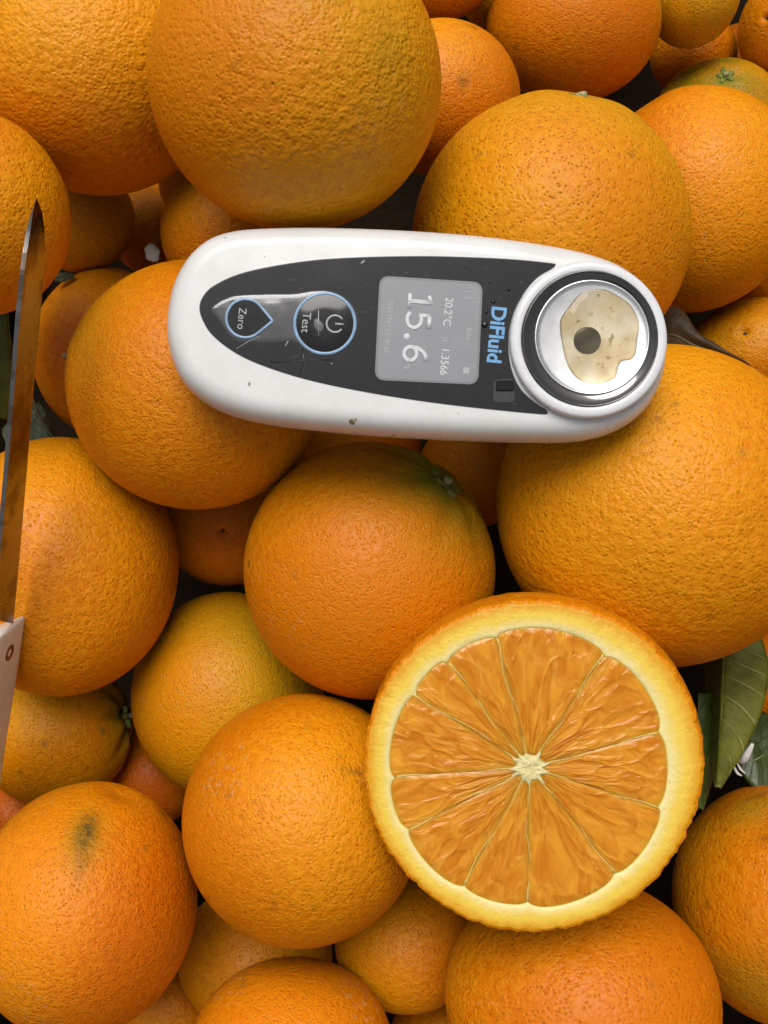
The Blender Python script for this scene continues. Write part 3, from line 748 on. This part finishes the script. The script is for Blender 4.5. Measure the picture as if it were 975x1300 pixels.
    df = J.n('ShaderNodeBsdfDiffuse', {0: cj}); mj = J.n('ShaderNodeMixShader', {0: J.math('MAXIMUM', J.rng(nk, .3, .7, .04, .22), J.rng(nj, .60, .68, .0, .55)), 1: tr.outputs[0], 2: df.outputs[0]})
    bj = J.bump(J.noise(tcj, 150., 1., .5), .0004)
    fr = J.n('ShaderNodeFresnel', {0: 1.36, 'Normal': bj}); gj = J.n('ShaderNodeBsdfGlossy', {0: (1, 1, 1, 1), 'Roughness': .03, 'Normal': bj})
    m3 = J.n('ShaderNodeMixShader', {0: fr.outputs[0], 1: mj.outputs[0], 2: gj.outputs[0]}); J.t.links.new(m3.outputs[0], J.out.inputs[0])
    jp = [(540, 215), (620, 205), (690, 235), (750, 275), (785, 330), (800, 390), (790, 450), (782, 520), (755, 553), (715, 558), (698, 585), (680, 640), (600, 668), (520, 655), (470, 610),
          (440, 540), (425, 470), (415, 400), (420, 350), (460, 290), (500, 240)]
    jo = smooth_closed([PX(600+x/3.75, 310+y/3.75, .22)[:2] for x, y in jp], 140); jc = jo.mean(0)
    je = empty('juice_puddle', (*jc, .150), 'thin puddle of pale juice in the meter\'s steel dish', 'juice')
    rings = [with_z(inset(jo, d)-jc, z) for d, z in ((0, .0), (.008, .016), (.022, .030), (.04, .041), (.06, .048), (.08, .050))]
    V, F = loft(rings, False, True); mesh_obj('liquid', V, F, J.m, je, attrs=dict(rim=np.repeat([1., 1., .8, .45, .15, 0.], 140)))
    # little square of clear tape with a dark window, and drops of juice on the panel
    TAPE = simple('smoked_clear_tape', (.05, .05, .05), .08, var=.2, Coat_Weight=.5)
    prism('tape_square', rrect([(627, 482), (651, 480), (654, 511), (626, 511)], .12), 0, Z+.004, TAPE, o, .004)
    WIN = simple('black_tape_window', (.006, .006, .006), .04)
    prism('tape_window', rrect([(630, 483.5), (651.5, 483), (652.5, 497), (628.5, 497)], .08), 0, Z+.03, WIN, o, .02)
    DROP = simple('dark_wet_drop', (.012, .010, .008), .03)
    for x, y, r_ in ((626, 383, .055), (617.5, 396.5, .045), (615.5, 412.5, .08), (646, 367.5, .045), (621.5, 359.5, .025)):
        c_ = L(x, y); lathe('drop', [(r_, Z-.004), (r_*.95, Z+.012), (r_*.6, Z+.028), (r_*.1, Z+.033)], c_, DROP, o, n=20, close=True)
    # scratches on the panel
    for i_, (pts_, wd, mt) in enumerate((([(344, 460), (372, 459), (400, 457), (424, 457)], .010, BLACK), ([(300, 443), (318, 432), (330, 427)], .008, GREY), ([(458, 335), (463, 331)], .022, GREY),
                                         ([(366, 433), (362, 440)], .012, LETF), ([(380, 478), (386, 458), (384, 440)], .006, BLACK), ([(590, 339), (598, 344)], .008, BLACK), ([(420, 461), (422, 462)], .016, LETF))):
        tube('scratch', np.array([np.r_[L(*q_), .0155] for q_ in pts_]), wd, mt, panel, n=6, flat=.1)
    # grime on the white shell: scraps that follow its surface
    def stain(px, py, rx_, ry_, sd):
        rg = np.random.default_rng(sd); n_ = 18; a2 = np.linspace(0, 2*math.pi, n_, endpoint=False); c_ = L(px, py, -.2)
        from mathutils.bvhtree import BVHTree
        bv = BVHTree.FromPolygons([tuple(q) for q in V_b], F_body)
        vs = []
        for s_ in (1., .5, .0):
            for t in a2:
                rr_ = s_*(1+.3*rg.normal()*(.6))
                x_, y_ = c_[0]+rx_*rr_*math.cos(t), c_[1]+ry_*rr_*math.sin(t)
                hit = bv.ray_cast(Vector((x_, y_, 2)), Vector((0, 0, -1)))[0]
                vs.append((x_, y_, (hit.z if hit else -.8)+.004+.006*(1-s_)))
        Fs = [[k*n_+i, k*n_+(i+1) % n_, (k+1)*n_+(i+1) % n_, (k+1)*n_+i] for k in range(2) for i in range(n_)]
        mesh_obj('stain', vs, Fs, STAIN, body)
    rings_body = rings_b; F_body = F_b
    for a in ((447, 536, .075, .07, 1), (452, 533, .03, .03, 2), (500, 551, .03, .02, 3), (287, 303, .025, .02, 4), (318, 489, .03, .05, 5)): stain(*a)
meter()

# ------------------------------------------------------------------ knife
def knife():
    BL = NT('knife_steel'); tc = BL.n('ShaderNodeTexCoord').outputs['Object']
    mp = BL.n('ShaderNodeMapping', {'Vector': tc, 'Scale': (1, .12, 1), 'Rotation': (0, 0, .25)}).outputs[0]
    n1 = BL.noise(mp, 420., 3., .6); n2 = BL.noise(tc, 90., 4., .6)
    wet = BL.rng(n2, .52, .62)
    BL.bsdf(Base_Color=BL.mix(wet, (.30, .285, .27), (.19, .155, .125)), Metallic=1.0, Roughness=BL.rng(n2, .3, .7, .20, .34), Normal=BL.bump(n1, .00008))
    WH = simple('ivory_handle_plastic', (.80, .79, .72), .38, var=.06, scale=200., Coat_Weight=.2)
    RIV = simple('brass_rivet', (.22, .11, .05), .4, metal=.8, var=.3, scale=900.)
    st = [  # spine px, edge px, edge height, drop from spine to edge
        ((46, 251.5), (47, 252.5), -.02, .04), ((41, 268), (53.5, 270), -.10, .35), ((36, 292), (57, 295), -.25, .75), ((31.5, 320), (57, 324), -.48, 1.1), ((28, 345), (55.5, 350), -.68, 1.3),
        ((22.5, 400), (51, 405), -1.05, 1.45), ((18, 460), (45.5, 465), -1.5, 1.5), ((13.5, 519), (40, 525), -1.95, 1.5), ((7, 600), (33.5, 606), -2.5, 1.5), ((-2, 700), (25, 706), -3.1, 1.5), ((-9, 786), (17, 792), -3.6, 1.5)]
    sp = np.array([PX(*s, e+d) for s, q, e, d in st]); ed = np.array([PX(*q, e) for s, q, e, d in st])
    # finer stations
    tt = np.linspace(0, len(st)-1, 60); ii = np.arange(len(st))
    sp = np.stack([np.interp(tt, ii, sp[:, j]) for j in range(3)], 1); ed = np.stack([np.interp(tt, ii, ed[:, j]) for j in range(3)], 1)
    c = PX(10, 600, -2); o = empty('kitchen_knife', c, 'knife with steel blade and pale riveted handle at left edge', 'knife')
    al = np.gradient(sp, axis=0); ac = ed-sp; nn = np.cross(al, ac); nn /= np.linalg.norm(nn, axis=1)[:, None]+1e-9
    if nn[30][0] < 0: nn = -nn
    th = .055*np.minimum(1, np.linalg.norm(ac, axis=1)/.8)[:, None]
    cols = [sp+nn*th, sp+ac*.5+nn*th*.6, ed, sp+ac*.5-nn*th*.6, sp-nn*th]
    n = len(cols); V = np.stack(cols, 1).reshape(-1, 3)-c
    F = [[k*n+i, k*n+(i+1) % n, (k+1)*n+(i+1) % n, (k+1)*n+i] for k in range(59) for i in range(n)]+[list(range(n)), list(range(59*n, 60*n))[::-1]]
    b = mesh_obj('blade', V, F, BL.m, o, smooth=False)
    # handle: rounded bar following the blade line
    a = sp[-1]-sp[-18]; a /= np.linalg.norm(a); a += np.array([-.045, 0, 0]); a /= np.linalg.norm(a); bb = ac[-1]/np.linalg.norm(ac[-1]); bb -= a*(bb@a); bb /= np.linalg.norm(bb); nr = np.cross(a, bb); nr *= np.sign(nr[0])
    s0 = sp[-1]+a*.50-nr*.44
    sec = smooth_closed([(-.05, -.55), (-.12, 0), (-.05, .50), (.12, .60), (.9, .62), (1.75, .58), (1.9, .45), (1.95, 0), (1.9, -.45), (1.75, -.58), (.9, -.62), (.12, -.6)], 64)
    L_ = [(0, .90), (.06, .97), (.16, 1.0), (1.5, 1.0), (4, .96), (7, .98), (9.3, 1.05), (9.6, .9), (9.7, .6)]
    rings = []
    for d, s in L_:
        q = sec.copy(); m = np.array([.9, 0]); q = m+(q-m)*s
        sl = .75*np.clip((.62-q[:, 1]), 0, 1.3) if d < .3 else 0      # slanted front end
        rings.append(s0+a*(d)+a*np.reshape(np.broadcast_to(sl, len(q)), (-1, 1))*1.0+q[:, :1]*bb+q[:, 1:]*nr-c)
    V, F = loft(rings, True, True); h = mesh_obj('handle', V, F, WH, o)
    for d in (.85, 4.3, 7.8):
        ctr = s0+a*d+bb*.95+nr*.615-c; an = np.linspace(0, 2*math.pi, 28, endpoint=False)
        rg = [ctr+r*(np.cos(an)[:, None]*a+np.sin(an)[:, None]*bb)+nr*z for r, z in ((.24, -.05), (.235, .02), (.20, .03), (.12, .015), (.1, .0))]
        V, F = loft(rg, False, True); mesh_obj('rivet', V, F, RIV, h)
knife()

# ------------------------------------------------------------------ leaves and scraps
def leaf_material(name, c1, c2, rough=.4):
    t = NT(name); tc = t.n('ShaderNodeTexCoord').outputs['Object']; uv = t.attr('leafuv').outputs['Vector']
    s = t.n('ShaderNodeSeparateXYZ', {0: uv}); n1 = t.noise(tc, 130., 4., .6); n2 = t.noise(tc, 900., 3., .6)
    w = t.math('SINE', t.math('MULTIPLY', t.math('ADD', s.outputs[1], t.math('MULTIPLY', t.math('ABSOLUTE', s.outputs[0]), -.16)), 52.))
    vein = t.rng(w, .86, 1.0)
    c = t.mix(t.rng(t.math('ADD', n1, t.math('MULTIPLY', t.math('SUBTRACT', n2, .5), .3)), .3, .7), c1, c2)
    c = t.mix(t.math('MULTIPLY', vein, .16), c, tuple(min(1, x*2.0) for x in c2))
    h = t.math('ADD', t.math('MULTIPLY', vein, -.5), t.math('ADD', n1, t.math('MULTIPLY', n2, .25)))
    t.bsdf(Base_Color=c, Roughness=t.rng(n2, .2, .8, rough*.8, rough*1.2), Normal=t.bump(h, .0006, .7), Subsurface_Weight=.05, Subsurface_Scale=.001)
    return t.m
M_LEAF = leaf_material('citrus_leaf', (.085, .096, .008), (.165, .170, .020), .42)
M_LEAFD = leaf_material('dark_citrus_leaf', (.026, .050, .006), (.055, .090, .012), .40)
M_LEAFG = leaf_material('dull_grey_leaf', (.032, .046, .014), (.060, .080, .026), .5)
M_DRY = leaf_material('dry_brown_leaf', (.030, .018, .007), (.080, .048, .016), .62)
M_RIB = simple('leaf_midrib', (.19, .21, .06), .5, var=.2, scale=900.)
M_RIBD = simple('dark_midrib', (.09, .08, .03), .5, var=.2, scale=900.)
M_PETAL = simple('white_petal', (.72, .71, .66), .5, var=.08, scale=600., bumpd=.0002, Subsurface_Weight=.2, Subsurface_Scale=.001)
def curve3(rows, n):
    p = np.array([PX(*r) for r in rows]); i = np.arange(len(p)); t = np.linspace(0, len(p)-1, n)
    out = []
    for q in t:
        k = int(min(max(math.floor(q), 0), len(p)-2)); f = q-k
        a, b, c, d = p[max(k-1, 0)], p[k], p[k+1], p[min(k+2, len(p)-1)]
        out.append(.5*((2*b)+(c-a)*f+(2*a-5*b+4*c-d)*f*f+(3*b-a-3*c+d)*f**3))
    return np.array(out)
def leaf(label, mid, left, right, mat, rib, name='citrus_leaf', thick=.035, curl=.08, ribr=.035):
    """leaf from its midrib and two margins, given as (px, px, height) rows"""
    n, m = 40, 9; M = curve3(mid, n); A = curve3(left, n); B = curve3(right, n); c = M[n//2]
    o = empty(name, c, label, 'leaf')
    rows = []; uv = []
    for i in range(n):
        r = []
        for j in range(-m, m+1):
            f = abs(j)/m; e = A[i] if j < 0 else B[i]
            p = M[i]*(1-f)+e*f; p = p+np.array([0, 0, curl*math.sin(math.pi*f)]) + np.array([0, 0, .03*math.sin(i*.55+j*.8)*f])
            r.append(p-c); uv.append((j/m, i/(n-1), 0))
        rows.append(r)
    V = np.array(rows).reshape(-1, 3); w = 2*m+1
    F = [[i*w+j, i*w+j+1, (i+1)*w+j+1, (i+1)*w+j] for i in range(n-1) for j in range(w-1)]
    bl = mesh_obj('blade', V, F, mat, o, attrs=dict(leafuv=np.array(uv)))
    md = bl.modifiers.new('thickness', 'SOLIDIFY'); md.thickness = thick*CM; md.offset = -1
    tube('midrib', (M-c)+np.array([0, 0, .008]), np.linspace(ribr, ribr*.5, n), rib, o, n=8)
    return o
leaf('broad green leaf hanging right of the cut half', [(921, 780, -9.6), (919, 830, -8.9), (917, 880, -8.0), (914, 940, -7.0), (910, 999, -5.9)],
     [(897, 780, -10.6), (893, 830, -10.2), (896, 890, -9.4), (902, 950, -8.0), (907, 999, -6.0)],
     [(955, 780, -9.6), (972, 828, -9.0), (974, 875, -8.2), (949, 945, -7.0), (914, 1000, -5.95)], M_LEAF, M_RIB)
leaf('narrow green leaf tucked between the cut half and broad leaf', [(903, 880, -8.9), (902, 930, -8.2), (897, 980, -7.4), (889, 1026, -6.6)],
     [(886, 880, -8.7), (884, 930, -8.0), (884, 980, -7.3), (887, 1027, -6.6)], [(914, 880, -9.4), (911, 930, -8.9), (905, 985, -7.9), (891, 1028, -6.6)], M_LEAFD, M_RIB)
leaf('dark green leaf at right edge behind white petals', [(935, 905, -9.9), (955, 940, -9.6), (978, 965, -9.4), (1005, 985, -9.2)],
     [(932, 925, -9.8), (938, 972, -9.3), (960, 1002, -8.9), (1000, 1012, -8.9)], [(945, 900, -10.2), (972, 905, -10.2), (995, 930, -10.0), (1010, 975, -9.6)], M_LEAFD, M_RIBD)
leaf('dark green leaf at left edge behind the knife blade', [(4, 384, -4.6), (5, 430, -5.2), (3, 480, -6.0), (-4, 530, -7.0)],
     [(0, 388, -4.7), (-22, 430, -5.4), (-26, 480, -6.2), (-14, 530, -7.0)], [(8, 388, -4.65), (14, 430, -5.3), (21, 480, -6.1), (10, 532, -7.0)], M_LEAFD, M_RIB)
leaf('grey green leaf peeping out under the knife blade', [(8, 565, -9.2), (28, 548, -9.2), (44, 532, -9.2), (55, 518, -9.4)],
     [(2, 545, -9.4), (18, 528, -9.4), (32, 515, -9.5), (50, 510, -9.6)], [(14, 590, -9.0), (44, 580, -9.0), (66, 562, -9.0), (60, 525, -9.3)], M_LEAFG, M_RIBD)
leaf('dry curled brown leaf beside the meter\'s round end', [(812, 432, -7.0), (850, 425, -6.6), (880, 438, -6.3), (915, 452, -6.2), (949, 468, -6.2)],
     [(830, 395, -7.4), (862, 390, -7.0), (885, 420, -6.5), (915, 440, -6.3), (947, 460, -6.2)], [(810, 462, -7.4), (850, 462, -7.2), (885, 460, -6.9), (918, 464, -6.6), (949, 470, -6.3)],
     M_DRY, M_RIBD, name='dry_leaf', curl=.28, ribr=.05)
leaf('small leaf edge left of the warty orange, above the reddish one', [(70, 352, -8.6), (82, 350, -8.6), (94, 349, -8.7)], [(70, 347, -8.7), (82, 345, -8.7), (95, 347, -8.8)], [(70, 358, -8.5), (83, 357, -8.5), (95, 352, -8.6)],
     M_LEAFG, M_RIBD, curl=.03, ribr=.015)
def blossom():
    c = PX(950, 955, -7.9); o = empty('orange_blossom', c, 'white blossom scrap beside the broad green leaf', 'flower')
    def strip(name, rows, wid, mat=M_PETAL, flat=.35):
        p = curve3(rows, 14)-c; t = np.linspace(0, 1, 14); tube(name, p, wid*(.35+.9*np.sin(np.pi*np.clip(t*.85+.1, 0, 1))), mat, o, n=10, flat=flat)
    strip('petal', [(936, 966, -8.0), (944, 965, -7.8), (949, 957, -7.7), (956, 944, -7.7)], .10)
    strip('stamen', [(932, 973, -7.9), (936, 981, -7.8), (942, 985, -7.8)], .035)
    strip('stamen', [(936, 969, -7.8), (940, 976, -7.7), (946, 982, -7.7)], .03)
    strip('stalk', [(946, 970, -7.9), (958, 965, -7.8), (971, 958, -7.8)], .02, M_RIB, 1.0)
blossom()
def scraps():
    V, F = ico(3); rg = np.random.default_rng(4)
    for label, px, py, w, sx, sy, sz in (('white petal scrap in the gap left of the meter', 193, 321, -8.6, .26, .30, .12),):
        r = 1+.45*lowfreq(V, rg, 8, (2, 7)); sq = V
        o = mesh_obj('petal_scrap', sq*r[:, None]*np.array([sx, sy, sz]), F, M_PETAL, None, loc=PX(px, py, w)); tag(o, label, 'petal')
scraps()
c_ = PX(62, 540, -8.4)
tw = tube('dry_twig', np.array([PX(40, 500, -8.8), PX(46, 520, -8.6), PX(56, 540, -8.5), PX(68, 556, -8.4)])-c_, [.04, .05, .05, .04], simple('twig_bark', (.10, .09, .06), .7, var=.3, scale=900.), None, n=8)
tw.location = Vector(c_)*CM; tag(tw, 'thin grey twig right of the knife blade, by the reddish orange', 'twig')

# ------------------------------------------------------------------ tilt the heap towards the buyer
bpy.context.view_layer.update()
for o in TOP: o.matrix_world = T @ o.matrix_world
